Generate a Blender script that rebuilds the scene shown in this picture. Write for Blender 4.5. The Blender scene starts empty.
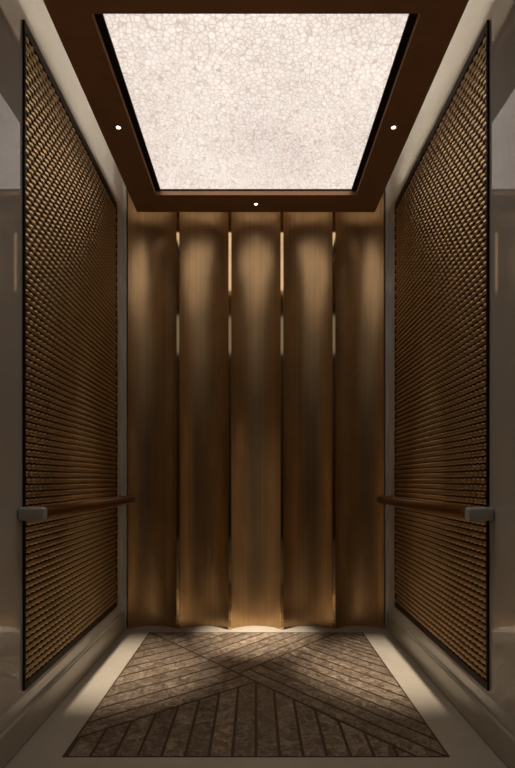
import bpy, bmesh, math, random
from mathutils import Vector
random.seed(4)
S = bpy.context.scene
C = S.collection
PI = math.pi

# ------------------------------------------------------------------ helpers
def box(bm, x0, x1, y0, y1, z0, z1, bevel=0.0, seg=2):
    vs = [bm.verts.new((x, y, z)) for x in (x0, x1) for y in (y0, y1) for z in (z0, z1)]
    f = [(0,1,3,2), (4,6,7,5), (0,4,5,1), (2,3,7,6), (0,2,6,4), (1,5,7,3)]
    fs = [bm.faces.new([vs[i] for i in q]) for q in f]
    if bevel:
        es = list({e for q in fs for e in q.edges})
        bmesh.ops.bevel(bm, geom=es, offset=bevel, segments=seg, affect='EDGES', profile=0.5)

def tube(bm, pts, rad, n=16, cap=True):
    """sweep a circle along a polyline; rad is a number or one per point"""
    pts = [Vector(p) for p in pts]
    if not isinstance(rad, (list, tuple)): rad = [rad]*len(pts)
    rings = []; up = None
    for i, p in enumerate(pts):
        a = pts[max(i-1, 0)]; b = pts[min(i+1, len(pts)-1)]
        t = (b-a).normalized()
        if up is None: up = Vector((0,0,1)) if abs(t.z) < .9 else Vector((1,0,0))
        s = t.cross(up).normalized(); up = s.cross(t).normalized()
        rings.append([bm.verts.new(p + (s*math.cos(2*PI*k/n) + up*math.sin(2*PI*k/n))*rad[i]) for k in range(n)])
    for a, b in zip(rings, rings[1:]):
        for k in range(n):
            bm.faces.new((a[k], a[(k+1)%n], b[(k+1)%n], b[k]))
    if cap:
        bm.faces.new(rings[0]); bm.faces.new(rings[-1][::-1])

def lathe(bm, prof, c=(0,0,0), n=32):
    rings = []
    for r, z in prof:
        rings.append([bm.verts.new((c[0]+r*math.cos(2*PI*k/n), c[1]+r*math.sin(2*PI*k/n), c[2]+z)) for k in range(n)])
    for a, b in zip(rings, rings[1:]):
        for k in range(n):
            bm.faces.new((a[k], a[(k+1)%n], b[(k+1)%n], b[k]))
    return rings

def obj(name, bm, m, parent=None, smooth=False, loc=None):
    bmesh.ops.recalc_face_normals(bm, faces=bm.faces[:])
    me = bpy.data.meshes.new(name); bm.to_mesh(me); bm.free()
    if smooth:
        me.polygons.foreach_set('use_smooth', [True]*len(me.polygons))
        me.set_sharp_from_angle(angle=math.radians(38))
    me.materials.append(m)
    o = bpy.data.objects.new(name, me); C.objects.link(o)
    if parent: o.parent = parent
    if loc: o.location = loc
    return o

def thing(name, label, cat, loc=(0,0,0), group=None):
    o = bpy.data.objects.new(name, None); C.objects.link(o)
    o.empty_display_size = .1
    o.location = loc; o['label'] = label; o['category'] = cat
    if group: o['group'] = group
    return o

def tag(o, label, cat, group=None):
    o['label'] = label; o['category'] = cat
    if group: o['group'] = group
    return o

def struct(o, label=None):
    o['kind'] = 'structure'
    if label: o['label'] = label; o['category'] = 'structure'
    return o

# ---------------------------------------------------------------- materials
def mat(name):
    m = bpy.data.materials.new(name); m.use_nodes = True
    nt = m.node_tree; b = nt.nodes['Principled BSDF']
    return m, nt, b
def N(nt, t, **kw):
    n = nt.nodes.new(t)
    for k, v in kw.items():
        if k in n.inputs: n.inputs[k].default_value = v
        else: setattr(n, k, v)
    return n
def coords(nt, scale=(1,1,1)):
    g = nt.nodes.new('ShaderNodeNewGeometry')
    mp = nt.nodes.new('ShaderNodeMapping'); mp.inputs['Scale'].default_value = scale
    nt.links.new(g.outputs['Position'], mp.inputs['Vector'])
    return mp.outputs['Vector']
def ramp(nt, fac, stops):
    r = nt.nodes.new('ShaderNodeValToRGB')
    while len(r.color_ramp.elements) < len(stops): r.color_ramp.elements.new(.5)
    for e, (p, c) in zip(r.color_ramp.elements, stops):
        e.position = p; e.color = (*c, 1)
    nt.links.new(fac, r.inputs['Fac'])
    return r.outputs['Color']

def plain(name, col, rough=.5, metal=0, spec=.5):
    m, nt, b = mat(name)
    v = coords(nt, (9, 9, 9))
    n = N(nt, 'ShaderNodeTexNoise', Scale=1.0, Detail=4.0); nt.links.new(v, n.inputs['Vector'])
    c0 = [c*.9 for c in col]; c1 = [min(1, c*1.1) for c in col]
    nt.links.new(ramp(nt, n.outputs['Fac'], [(.3, c0), (.7, c1)]), b.inputs['Base Color'])
    b.inputs['Roughness'].default_value = rough; b.inputs['Metallic'].default_value = metal
    b.inputs['Specular IOR Level'].default_value = spec
    return m

def brushed(name, col, rough, scale, var=.18, aniso=0.0, metal=1.0):
    m, nt, b = mat(name)
    v = coords(nt, scale)
    n = N(nt, 'ShaderNodeTexNoise', Scale=1.0, Detail=3.0); nt.links.new(v, n.inputs['Vector'])
    v2 = coords(nt, (5, 5, 2.6))
    n2 = N(nt, 'ShaderNodeTexNoise', Scale=1.6, Detail=5.0); nt.links.new(v2, n2.inputs['Vector'])
    mx = N(nt, 'ShaderNodeMath', operation='ADD'); nt.links.new(n.outputs['Fac'], mx.inputs[0]); nt.links.new(n2.outputs['Fac'], mx.inputs[1])
    hf = N(nt, 'ShaderNodeMath', operation='MULTIPLY'); nt.links.new(mx.outputs[0], hf.inputs[0]); hf.inputs[1].default_value = .5
    nt.links.new(ramp(nt, hf.outputs[0], [(.3, [c*(1-var) for c in col]), (.7, [c*(1+var) for c in col])]), b.inputs['Base Color'])
    b.inputs['Metallic'].default_value = metal
    b.inputs['Roughness'].default_value = rough
    b.inputs['Anisotropic'].default_value = aniso
    return m

def stone(name, c0, c1, vein, rough, sc=2.5, veins=.5, spec=.5):
    m, nt, b = mat(name)
    v = coords(nt)
    n = N(nt, 'ShaderNodeTexNoise', Scale=sc, Detail=8.0, Roughness=.6, Distortion=.6); nt.links.new(v, n.inputs['Vector'])
    base = ramp(nt, n.outputs['Fac'], [(.32, c0), (.68, c1)])
    n2 = N(nt, 'ShaderNodeTexNoise', Scale=sc*2.2, Detail=6.0, Roughness=.55, Distortion=1.4); nt.links.new(v, n2.inputs['Vector'])
    w = ramp(nt, n2.outputs['Fac'], [(.47, (0,0,0)), (.5, (1,1,1)), (.53, (0,0,0))])
    k = N(nt, 'ShaderNodeMath', operation='MULTIPLY'); nt.links.new(w, k.inputs[0]); k.inputs[1].default_value = veins
    mx = N(nt, 'ShaderNodeMix', data_type='RGBA'); nt.links.new(k.outputs[0], mx.inputs[0])
    nt.links.new(base, mx.inputs[6]); mx.inputs[7].default_value = (*vein, 1)
    nt.links.new(mx.outputs[2], b.inputs['Base Color'])
    b.inputs['Roughness'].default_value = rough
    b.inputs['Specular IOR Level'].default_value = spec
    return m

def glow(name, col, strength):
    m, nt, b = mat(name)
    b.inputs['Base Color'].default_value = (.8,.8,.8,1)
    b.inputs['Emission Color'].default_value = (*col, 1)
    b.inputs['Emission Strength'].default_value = strength
    return m

M_wall   = stone('polished_taupe_stone', (.53,.50,.45), (.58,.55,.495), (.63,.60,.54), .03, 1.6, .25, 1.0)
M_base   = stone('honed_taupe_stone', (.38,.34,.28), (.43,.39,.32), (.48,.44,.37), .16, 2.2, .2)
M_border = stone('beige_marble', (.36,.325,.27), (.43,.39,.33), (.48,.44,.38), .28, 3.0, .25)
M_lobby  = plain('dark_brown_lobby_wall', (.10,.065,.04), .6)
M_lobbyfill = glow('lobby_fill', (1,.95,.88), .20)  # dim glow of the added fill sheet over the lobby
M_inlay  = None
M_grout  = plain('dark_grout', (.055,.036,.022), .6)
M_bronze = brushed('brushed_bronze', (.50,.335,.175), .33, (70,70,.7), .2, metal=.93)
M_mirror = brushed('polished_brass', (.80,.60,.34), .07, (8,8,1), .04)
M_frame  = brushed('dark_bronze_frame', (.030,.019,.011), .5, (40,40,4), .15, metal=.4)
M_frame.node_tree.nodes['Principled BSDF'].inputs['Specular IOR Level'].default_value = .15
M_weave  = brushed('woven_bronze_wire', (.64,.47,.27), .28, (60,60,60), .18)
M_back   = plain('dark_backing', (.022,.014,.008), .8)
M_ceil   = brushed('dark_bronze_ceiling', (.42,.24,.135), .42, (3,60,20), .10, metal=.4)
M_lip    = brushed('bronze_reveal', (.16,.10,.055), .35, (10,10,10), .1)
M_rail   = brushed('copper_bronze_rail', (.34,.19,.115), .28, (20,2,20), .2)
M_grey   = brushed('satin_grey_metal', (.52,.53,.49), .5, (40,40,40), .06, metal=.3)
M_lamp   = glow('lamp_lens', (1,.92,.82), 6.0)
M_cove   = glow('cove_led', (1,.92,.80), 11.0)
M_cove_back = glow('cove_led_back', (1,.78,.55), 3.0)

# brown marble of the inlay, each plank a little different (random per face island)
def inlay_mat():
    m, nt, b = mat('brown_marble_planks')
    g = nt.nodes.new('ShaderNodeNewGeometry')
    v = coords(nt)
    off = N(nt, 'ShaderNodeVectorMath', operation='MULTIPLY_ADD')
    nt.links.new(g.outputs['Random Per Island'], off.inputs[0]); off.inputs[1].default_value = (7,3,5)
    nt.links.new(v, off.inputs[2])
    n = N(nt, 'ShaderNodeTexNoise', Scale=26.0, Detail=8.0, Roughness=.72, Distortion=.9); nt.links.new(off.outputs[0], n.inputs['Vector'])
    base = ramp(nt, n.outputs['Fac'], [(.34, (.06,.040,.027)), (.5, (.145,.108,.078)), (.66, (.31,.25,.19))])
    n2 = N(nt, 'ShaderNodeTexNoise', Scale=9.0, Detail=5.0, Distortion=2.0); nt.links.new(off.outputs[0], n2.inputs['Vector'])
    w = ramp(nt, n2.outputs['Fac'], [(.48, (0,0,0)), (.5, (.8,.8,.8)), (.52, (0,0,0))])
    mx = N(nt, 'ShaderNodeMix', data_type='RGBA'); nt.links.new(w, mx.inputs[0])
    nt.links.new(base, mx.inputs[6]); mx.inputs[7].default_value = (.42,.35,.27,1)
    t = N(nt, 'ShaderNodeMapRange'); nt.links.new(g.outputs['Random Per Island'], t.inputs[0])
    t.inputs[3].default_value = .8; t.inputs[4].default_value = 1.2
    sc = N(nt, 'ShaderNodeVectorMath', operation='SCALE'); nt.links.new(mx.outputs[2], sc.inputs[0]); nt.links.new(t.outputs[0], sc.inputs[3])
    nt.links.new(sc.outputs[0], b.inputs['Base Color'])
    b.inputs['Roughness'].default_value = .3
    return m
M_inlay = inlay_mat()

# lit diffuser: translucent mosaic with fine irregular cells
def diffuser_mat():
    m, nt, b = mat('mosaic_diffuser')
    v = coords(nt)
    vo = N(nt, 'ShaderNodeTexVoronoi', feature='DISTANCE_TO_EDGE', Scale=48.0); nt.links.new(v, vo.inputs['Vector'])
    edge = ramp(nt, vo.outputs['Distance'], [(0.0, (.66,.61,.57)), (.12, (1,1,1))])
    v2 = N(nt, 'ShaderNodeTexVoronoi', Scale=48.0); nt.links.new(v, v2.inputs['Vector'])
    cell = ramp(nt, v2.outputs['Color'], [(0, (.86,.84,.82)), (1, (1,.99,.975))])
    n = N(nt, 'ShaderNodeTexNoise', Scale=2.2, Detail=3.0); nt.links.new(v, n.inputs['Vector'])
    big = ramp(nt, n.outputs['Fac'], [(.3, (.80,.705,.655)), (.7, (.96,.875,.80))])
    a = N(nt, 'ShaderNodeMix', data_type='RGBA', blend_type='MULTIPLY'); a.inputs[0].default_value = 1
    nt.links.new(edge, a.inputs[6]); nt.links.new(cell, a.inputs[7])
    c = N(nt, 'ShaderNodeMix', data_type='RGBA', blend_type='MULTIPLY'); c.inputs[0].default_value = 1
    nt.links.new(a.outputs[2], c.inputs[6]); nt.links.new(big, c.inputs[7])
    nt.links.new(c.outputs[2], b.inputs['Emission Color'])
    b.inputs['Emission Strength'].default_value = 1.04
    b.inputs['Base Color'].default_value = (.3,.28,.26,1); b.inputs['Roughness'].default_value = .6
    return m
M_diff = diffuser_mat()

# --------------------------------------------------------------- dimensions
W = .845          # half width of the cab
YB = 3.17         # back of the cab
YF = 1.15         # front of the cab
ZC = 2.63         # underside of the dropped ceiling
ZT = 2.92         # cove top
# ------------------------------------------------------------------ setting
# floor: beige marble border round a brown marble inlay
IX, IY0, IY1 = .667, 1.644, 2.995
def flat_ring(bm, ox0, ox1, oy0, oy1, ix0, ix1, iy0, iy1, z0, z1):
    """a slab with a rectangular hole, one continuous piece"""
    o = [(ox0,oy0),(ox1,oy0),(ox1,oy1),(ox0,oy1)]; i = [(ix0,iy0),(ix1,iy0),(ix1,iy1),(ix0,iy1)]
    vo = {z:[bm.verts.new((x,y,z)) for x,y in o] for z in (z0,z1)}
    vi = {z:[bm.verts.new((x,y,z)) for x,y in i] for z in (z0,z1)}
    for k in range(4):
        j = (k+1) % 4
        for z in (z0,z1): bm.faces.new((vo[z][k], vo[z][j], vi[z][j], vi[z][k]))
        bm.faces.new((vo[z0][k], vo[z0][j], vo[z1][j], vo[z1][k]))
        bm.faces.new((vi[z0][k], vi[z0][j], vi[z1][j], vi[z1][k]))
bm = bmesh.new(); flat_ring(bm, -W, W, YF, YB, -IX, IX, IY0, IY1, -.03, 0)
floor = struct(obj('floor', bm, M_border))
bm = bmesh.new(); box(bm, -IX, IX, IY0, IY1, -.03, -.0015)
obj('grout_bed', bm, M_grout, floor)

def clip(poly, a, b, c):
    """keep a*x+b*y >= c"""
    out = []
    for i in range(len(poly)):
        p, q = poly[i], poly[(i+1) % len(poly)]
        dp, dq = a*p[0]+b*p[1]-c, a*q[0]+b*q[1]-c
        if dp >= 0: out.append(p)
        if (dp > 0 > dq) or (dp < 0 < dq):
            t = dp/(dp-dq); out.append((p[0]+(q[0]-p[0])*t, p[1]+(q[1]-p[1])*t))
    return out
def area(p): return abs(sum(p[i][0]*p[(i+1)%len(p)][1]-p[(i+1)%len(p)][0]*p[i][1] for i in range(len(p))))/2
G = .0058
bmp = bmesh.new()
def planks(region, d, pitch, origin):
    """fill a convex region with planks running along d"""
    L = math.hypot(*d); d = (d[0]/L, d[1]/L); n = (-d[1], d[0])
    o = n[0]*origin[0]+n[1]*origin[1]
    for k in range(-40, 41):
        lo, hi = o+k*pitch+G, o+(k+1)*pitch-G
        p = clip(region, n[0], n[1], lo)
        if len(p) > 2: p = clip(p, -n[0], -n[1], -hi)
        if len(p) > 2 and area(p) > 2e-4:
            top = [bmp.verts.new((x, y, 0)) for x, y in p]
            bot = [bmp.verts.new((x, y, -.0016)) for x, y in p]
            bmp.faces.new(top)
            for i in range(len(p)):
                bmp.faces.new((top[i], top[(i+1)%len(p)], bot[(i+1)%len(p)], bot[i]))
e = .008
R0 = [(-IX+e, IY0+e), (IX-e, IY0+e), (IX-e, IY1-e), (-IX+e, IY1-e)]
P = (0.0, 2.262)
dL = (.90, -1.0)        # long diagonal, back left to front right
dV = (1.33, 1.0)        # towards front left
dU = (.93, 1.0)         # towards back right
nL = (1.0, .90)         # positive = behind the long diagonal
cL = nL[0]*P[0]+nL[1]*P[1]
front = clip(R0, -nL[0], -nL[1], -cL+G*1.6)
nV = (-1.0, 1.33); cV = nV[0]*P[0]+nV[1]*P[1]
planks(clip(front, -nV[0], -nV[1], -cV+G*1.6), (0, 1), .0815, (0, 0))
planks(clip(front, nV[0], nV[1], cV+G*1.6), dV, .088, P)
rear = clip(R0, nL[0], nL[1], cL+G*1.6)
Q = (-.045, 2.40)
nU = (1.0, -.93); cU = nU[0]*Q[0]+nU[1]*Q[1]
planks(clip(rear, -nU[0], -nU[1], -cU+G*1.6), dU, .082, Q)
rr = clip(rear, nU[0], nU[1], cU+G*1.6)
cE = nL[0]*.39+nL[1]*2.80
planks(clip(rr, -nL[0], -nL[1], -cE), dL, .075, P)
planks(clip(rr, nL[0], nL[1], cE+G*1.6), dL, .047, (.39, 2.80))
obj('marble_inlay', bmp, M_inlay, floor)

# side walls, polished stone
for nm, s in (('left', -1), ('right', 1)):
    bm = bmesh.new(); x0, x1 = sorted((s*W, s*(W+.05))); box(bm, x0, x1, YF, YB, -.03, ZT+.03)
    struct(obj('wall_'+nm, bm, M_wall))
    bm = bmesh.new(); x0, x1 = sorted((s*W, s*(W-.016))); box(bm, x0, x1, YF, 3.05, 0, .115, .006, 1)
    struct(obj('baseboard_'+nm, bm, M_base))
bm = bmesh.new(); box(bm, -W-.05, W+.05, YB, YB+.05, -.03, ZT+.03)
struct(obj('wall_back', bm, M_back))
bm = bmesh.new(); box(bm, -W, W, YF, YB, ZT, ZT+.03)
struct(obj('trim_1', bm, M_base))
# dropped ceiling tray with a shallow stepped edge, opening for the light
CX, CY1 = .746, 3.01
OX, OY0, OY1 = .592, 1.73, 2.83
bm = bmesh.new()
flat_ring(bm, -CX, CX, YF, CY1, -OX, OX, OY0, OY1, ZC, ZC+.03)
ceil = struct(obj('ceiling', bm, M_ceil))
bm = bmesh.new(); flat_ring(bm, -CX-.012, CX+.012, YF, CY1+.006, -OX-.05, OX+.05, OY0-.05, OY1+.05, ZC+.03, ZC+.05)
obj('upper_edge', bm, M_ceil, ceil)
bm = bmesh.new(); flat_ring(bm, -OX-.05, OX+.05, OY0-.05, OY1+.05, -OX-.001, OX+.001, OY0-.001, OY1+.001, ZC+.03, ZC+.034)
obj('inner_reveal', bm, M_lip, ceil)
for x in (-.68, .68):
    for y in (1.4, 2.9):
        bm = bmesh.new(); tube(bm, [(x,y,ZC+.045),(x,y,ZT)], .006, 8)
        obj('hanger_rod', bm, M_frame, ceil)

# lobby beyond the open door, behind and beside the camera
bm = bmesh.new(); box(bm, -2.4, 2.4, -1.6, YF, -.03, 0)
struct(obj('floor_lobby', bm, M_border))
for nm, s in (('lobby_left', -1), ('lobby_right', 1)):
    bm = bmesh.new(); x0, x1 = sorted((s*(W+.05), s*2.4)); box(bm, x0, x1, YF-.12, YF, 0, ZT+.03)
    struct(obj('wall_'+nm, bm, M_wall))
    bm = bmesh.new(); x0, x1 = sorted((s*W, s*(W+.05))); box(bm, x0, x1, YF-.14, YF, 0, ZC+.06, .004, 1)
    struct(obj('trim_2' if s < 0 else 'trim_3', bm, M_frame))
bm = bmesh.new(); box(bm, -W-.05, W+.05, YF-.14, YF, ZC+.06, ZT+.03)
struct(obj('trim_4', bm, M_frame))

bm = bmesh.new(); box(bm, -2.4, 2.4, -1.65, -1.6, 0, ZT+.03)
struct(obj('wall_lobby_back', bm, M_lobby))
for nm, s in (('lobby_side_left', -1), ('lobby_side_right', 1)):
    bm = bmesh.new(); x0, x1 = sorted((s*2.4, s*2.45)); box(bm, x0, x1, -1.65, YF, 0, ZT+.03)
    struct(obj('wall_'+nm, bm, M_lobby))

bm = bmesh.new(); box(bm, -2.4, 2.4, -1.6, YF-.14, ZT+.03, ZT+.06)
struct(obj('ceiling_lobby', bm, M_base))
t = thing('lobby_fill_light', 'wide unseen glowing sheet added over the lobby as soft fill for the lift', 'ceiling light', (0, -.3, ZT+.03))  # added out of view: soft fill through the open front, no known lamp
bm = bmesh.new(); flat_ring(bm, -2.3, 2.3, -1.2, 1.2, -2.26, 2.26, -1.16, 1.16, -.02, 0); obj('frame', bm, M_frame, t)
bm = bmesh.new(); box(bm, -2.26, 2.26, -1.16, 1.16, -.012, -.002); obj('diffuser', bm, M_lobbyfill, t)

# --------------------------------------------------------- back wall panels
NP = 5; PW = .330; YC = 3.05; WP = PW*2.5; SAG = .078; SW = .0098
for nm, s in (('trim_5', -1), ('trim_6', 1)):
    bm = bmesh.new(); x0, x1 = sorted((s*(WP-.001), s*W)); box(bm, x0, x1, YC, YB, 0, ZT)
    struct(obj(nm, bm, M_wall))
def panel_mesh():
    bm = bmesh.new(); hw = PW/2-.0095; n = 28
    R = ((PW/2)**2+SAG**2)/(2*SAG)
    prof = []
    for i in range(n+1):
        x = -hw+2*hw*i/n
        prof.append((x, YC+SAG-R+math.sqrt(R*R-x*x)))
    zs = [0.0, ZT-.002]
    fr = [[bm.verts.new((x, y, z)) for x, y in prof] for z in zs]
    bk = [[bm.verts.new((x, y+.008, z)) for x, y in prof] for z in zs]
    for i in range(n):
        bm.faces.new((fr[0][i], fr[0][i+1], fr[1][i+1], fr[1][i]))
        bm.faces.new((bk[0][i], bk[0][i+1], bk[1][i+1], bk[1][i]))
        for k in (0,1): bm.faces.new((fr[k][i], fr[k][i+1], bk[k][i+1], bk[k][i]))
    for i in (0, n): bm.faces.new((fr[0][i], fr[1][i], bk[1][i], bk[0][i]))
    return bm
labs = ['leftmost scalloped bronze panel of the back wall, against the left stone wall',
        'scalloped bronze back wall panel between the leftmost panel and the centre panel',
        'centre scalloped bronze panel of the back wall, directly behind the rear downlight',
        'scalloped bronze back wall panel between the centre panel and the rightmost panel',
        'rightmost scalloped bronze panel of the back wall, against the right stone wall']
p0 = obj('bronze_panel', panel_mesh(), M_bronze, smooth=True)
for k in range(NP):
    o = p0 if k == 0 else p0.copy()
    if k: C.objects.link(o)
    o.location.x = -WP+PW*(k+.5)
    tag(o, labs[k], 'wall panel', 'scalloped bronze panels on the back wall')
# polished brass strips covering the four joints
labs = ['leftmost polished brass joint strip on the back wall',
        'polished brass joint strip at the left edge of the centre back panel',
        'polished brass joint strip at the right edge of the centre back panel',
        'rightmost polished brass joint strip on the back wall']
bm = bmesh.new(); box(bm, -SW, SW, YC-.006, YC+.004, 0, ZT-.002, .0012, 1)
box(bm, -.004, .004, YC+.004, YB, 0, ZT-.002)
s0 = obj('brass_strip', bm, M_mirror)
for k in range(4):
    o = s0 if k == 0 else s0.copy()
    if k: C.objects.link(o)
    o.location.x = -WP+PW*(k+1)
    tag(o, labs[k], 'trim strip', 'brass joint strips on the back wall')

# ------------------------------------------------------- woven side panels
PY0, PY1, PZ0, PZ1 = 1.737, 2.895, .187, 2.616
FW = .028
def weave_mesh():
    """horizontal wires bulging over and under; local x = 0 is the wall face, +x into the cab"""
    bm = bmesh.new()
    y0, y1, z0, z1 = PY0+FW*.3, PY1-FW*.3, PZ0+FW, PZ1-FW*1.4
    nrow = 92; pr = (z1-z0)/nrow; pb = .038; seg = 6
    nseg = int((y1-y0)/pb*seg)
    for r in range(nrow):
        ph = PI if r % 2 else 0.0
        pts = []; rd = []; z = z0+pr*(r+.5)
        prev = None
        for i in range(nseg+1):
            y = y0+(y1-y0)*i/nseg
            c = math.cos(2*PI*(y-y0)/pb+ph)
            x = .0036+.0021*c; rz = pr*(.355+.055*c); rx = .0030+.0009*c
            ring = [bm.verts.new((x+rx*math.cos(2*PI*k/6+PI/6), y, z+rz*math.sin(2*PI*k/6+PI/6))) for k in range(6)]
            if prev:
                for k in range(6): bm.faces.new((prev[k], prev[(k+1)%6], ring[(k+1)%6], ring[k]))
            prev = ring
    return bm
wv = weave_mesh()
bmesh.ops.recalc_face_normals(wv, faces=wv.faces[:])
wme = bpy.data.meshes.new('woven_wires'); wv.to_mesh(wme); wv.free()
wme.polygons.foreach_set('use_smooth', [True]*len(wme.polygons)); wme.materials.append(M_weave)
YM = (PY0+PY1)/2
for s, lab in ((-1, 'tall woven bronze wire panel in a dark frame on the left stone wall'),
               (1, 'tall woven bronze wire panel in a dark frame on the right stone wall')):
    t = thing('woven_panel', lab, 'wall panel', (s*W, YM, 0), 'woven bronze panels on the side walls')
    if s > 0: t.rotation_euler.z = PI
    bm = bmesh.new(); box(bm, .0005, .001, PY0-YM+.005, PY1-YM-.005, PZ0+.005, PZ1-.005)
    obj('backing_board', bm, M_back, t)
    o = bpy.data.objects.new('woven_wires', wme); C.objects.link(o); o.parent = t; o.location = (0, -YM, 0)
    bm = bmesh.new()
    # frame as one ring in the wall plane
    a = [(PY0-YM, PZ0), (PY1-YM, PZ0), (PY1-YM, PZ1), (PY0-YM, PZ1)]
    b = [(PY0-YM+FW*.3, PZ0+FW), (PY1-YM-FW*.3, PZ0+FW), (PY1-YM-FW*.3, PZ1-FW*1.4), (PY0-YM+FW*.3, PZ1-FW*1.4)]
    va = [[bm.verts.new((x, y, z)) for y, z in a] for x in (.0004, .0085)]
    vb = [[bm.verts.new((x, y, z)) for y, z in b] for x in (.0004, .0085)]
    for k in range(4):
        j = (k+1) % 4
        bm.faces.new((va[1][k], va[1][j], vb[1][j], vb[1][k])); bm.faces.new((va[0][k], va[0][j], vb[0][j], vb[0][k]))
        bm.faces.new((va[0][k], va[0][j], va[1][j], va[1][k])); bm.faces.new((vb[0][k], vb[0][j], vb[1][j], vb[1][k]))
    obj('frame', bm, M_frame, t)

# ----------------------------------------------------------------- handrails
def arc(c, r, a0, a1, n=8):
    return [(c[0]+r*math.cos(a0+(a1-a0)*i/n), c[1]+r*math.sin(a0+(a1-a0)*i/n), c[2]) for i in range(n+1)]
for s, lab in ((-1, 'round bronze handrail across the left woven panel, with a grey end bracket'),
               (1, 'round bronze handrail across the right woven panel, with a grey end bracket')):
    t = thing('handrail', lab, 'handrail', (s*W, 0, 0), 'handrails on the side walls')
    q = -s
    RX = .080; zr = .829
    pts = [(RX, 1.73, zr), (RX, 2.2, zr), (RX, 2.6, zr)] + [(RX-.03+.03*math.cos(a), 2.95+.03*math.sin(a), zr) for a in [i*PI/2/8 for i in range(9)]]
    pts += [(.02, 2.98, zr), (0, 2.98, zr)]
    bm = bmesh.new(); tube(bm, [(q*x, y, z) for x, y, z in pts], .0225, 20)
    obj('rail', bm, M_rail, t, True)
    bm = bmesh.new(); 
    prof = [(0.0005,0),(.034,0),(.034,.004),(.030,.006),(.0226,.006)]
    n = 24; rings = []
    for r, h in prof:
        rings.append([bm.verts.new((q*h, 2.98+r*math.cos(2*PI*k/n), zr+r*math.sin(2*PI*k/n))) for k in range(n)])
    for a_, b_ in zip(rings, rings[1:]):
        for k in range(n): bm.faces.new((a_[k], a_[(k+1)%n], b_[(k+1)%n], b_[k]))
    obj('wall_flange', bm, M_rail, t, True)
    bm = bmesh.new()
    x0, x1 = sorted((q*.0, q*.095)); box(bm, x0, x1, 1.695, 1.733, zr-.024, zr+.024, .010, 4)
    o = obj('end_bracket', bm, M_grey, t, True); o['label'] = 'pale grey metal end bracket'

# ------------------------------------------------------------- ceiling light
LX = .562; 
t = thing('ceiling_light', 'large square backlit mosaic light panel set in the dark bronze ceiling', 'ceiling light', (0, 2.28, ZC+.034))
bm = bmesh.new(); box(bm, -OX-.03, OX+.03, OY0-2.28-.03, OY1-2.28+.03, 0, .008)
obj('diffuser', bm, M_diff, t)
bm = bmesh.new(); flat_ring(bm, -OX-.001, OX+.001, OY0-2.28-.001, OY1-2.28+.001, -LX, LX, OY0-2.28+.012, OY1-2.28-.004, -.008, -.0005)
obj('moulding', bm, M_frame, t)
bm = bmesh.new(); flat_ring(bm, -OX-.045, OX+.045, OY0-2.28-.045, OY1-2.28+.045, -OX-.031, OX+.031, OY0-2.28-.031, OY1-2.28+.031, 0, .05)
obj('housing', bm, M_frame, t)

# ---------------------------------------------------------------- downlights
def spot(parent, loc, energy, size, blend, aim=None, radius=.02):
    l = bpy.data.lights.new('downlight_beam', 'SPOT'); l.energy = energy; l.color = (1, .85, .68)
    l.spot_size = math.radians(size); l.spot_blend = blend; l.shadow_soft_size = radius
    o = bpy.data.objects.new('downlight_beam', l); C.objects.link(o); o.location = loc; o.parent = parent
    if aim:
        o.rotation_euler = Vector(aim).to_track_quat('-Z', 'Y').to_euler()
    return o
for x, y, lab, e, sz in ((-.655, 2.285, 'small round recessed downlight in the left border of the ceiling', 380, 24),
                  (.655, 2.285, 'small round recessed downlight in the right border of the ceiling', 380, 24),
                  (0, 2.92, 'small round recessed downlight in the rear border, above the centre bronze panel', 620, 19),
                  (0, 1.64, 'small round recessed downlight in the front border of the ceiling', 25, 60)):
    t = thing('downlight', lab, 'downlight', (x, y, ZC), 'recessed downlights round the ceiling light')
    bm = bmesh.new(); lathe(bm, [(.0105,-.0005), (.0105,-.003), (.0135,-.0035), (.016,-.002), (.0165,-.0003)], n=28)
    obj('trim_ring', bm, M_lip, t, True)
    bm = bmesh.new(); r = lathe(bm, [(.0108,-.0006), (.009,-.0022), (.005,-.0032), (.0015,-.0035)], n=24); bm.faces.new(r[-1])
    obj('lens', bm, M_lamp, t, True)
    spot(t, (0, 0, -.012), e, sz, 1.0, (0, -.0+.06 if x else .0, -1), .03)

# --------------------------------------------- LED strips lying in the cove
def strip(x0, x1, y0, y1, lab, m, dz=0):
    t = thing('cove_light_strip', lab, 'light strip', ((x0+x1)/2, (y0+y1)/2, ZC+.05), 'light strips above the dropped ceiling')
    hx, hy = (x1-x0)/2, (y1-y0)/2
    bm = bmesh.new(); box(bm, -hx, hx, -hy, hy, 0, .006); obj('channel', bm, M_grey, t)
    bm = bmesh.new(); box(bm, -hx+.003, hx-.003, -hy+.003, hy-.003, .006, .016, .003, 2); obj('led_cover', bm, m, t)
strip(-.725, -.70, 1.3, 2.85, 'hidden light strip above the left edge of the dropped ceiling', M_cove)
strip(.70, .725, 1.3, 2.85, 'hidden light strip above the right edge of the dropped ceiling', M_cove)
strip(-.66, .66, 2.955, 2.98, 'hidden light strip above the rear edge of the dropped ceiling', M_cove_back)

# --------------------------------------------------------------------- world
w = bpy.data.worlds.new('World'); S.world = w; w.use_nodes = True
bg = w.node_tree.nodes['Background']; bg.inputs[0].default_value = (1, .87, .70, 1); bg.inputs[1].default_value = .32

# -------------------------------------------------------------------- camera
cam = bpy.data.cameras.new('camera'); co = bpy.data.objects.new('camera', cam); C.objects.link(co)
co.location = (0, 0, .95); co.rotation_euler = (PI/2, 0, 0)
cam.sensor_width = 36; cam.lens = 480/768*36
cam.shift_x = .002; cam.shift_y = .125; cam.clip_start = .02
S.camera = co
S.view_settings.view_transform = 'Standard'; S.view_settings.look = 'None'
S.view_settings.gamma = 1; S.view_settings.use_curve_mapping = False
S.view_settings.exposure = 0.15
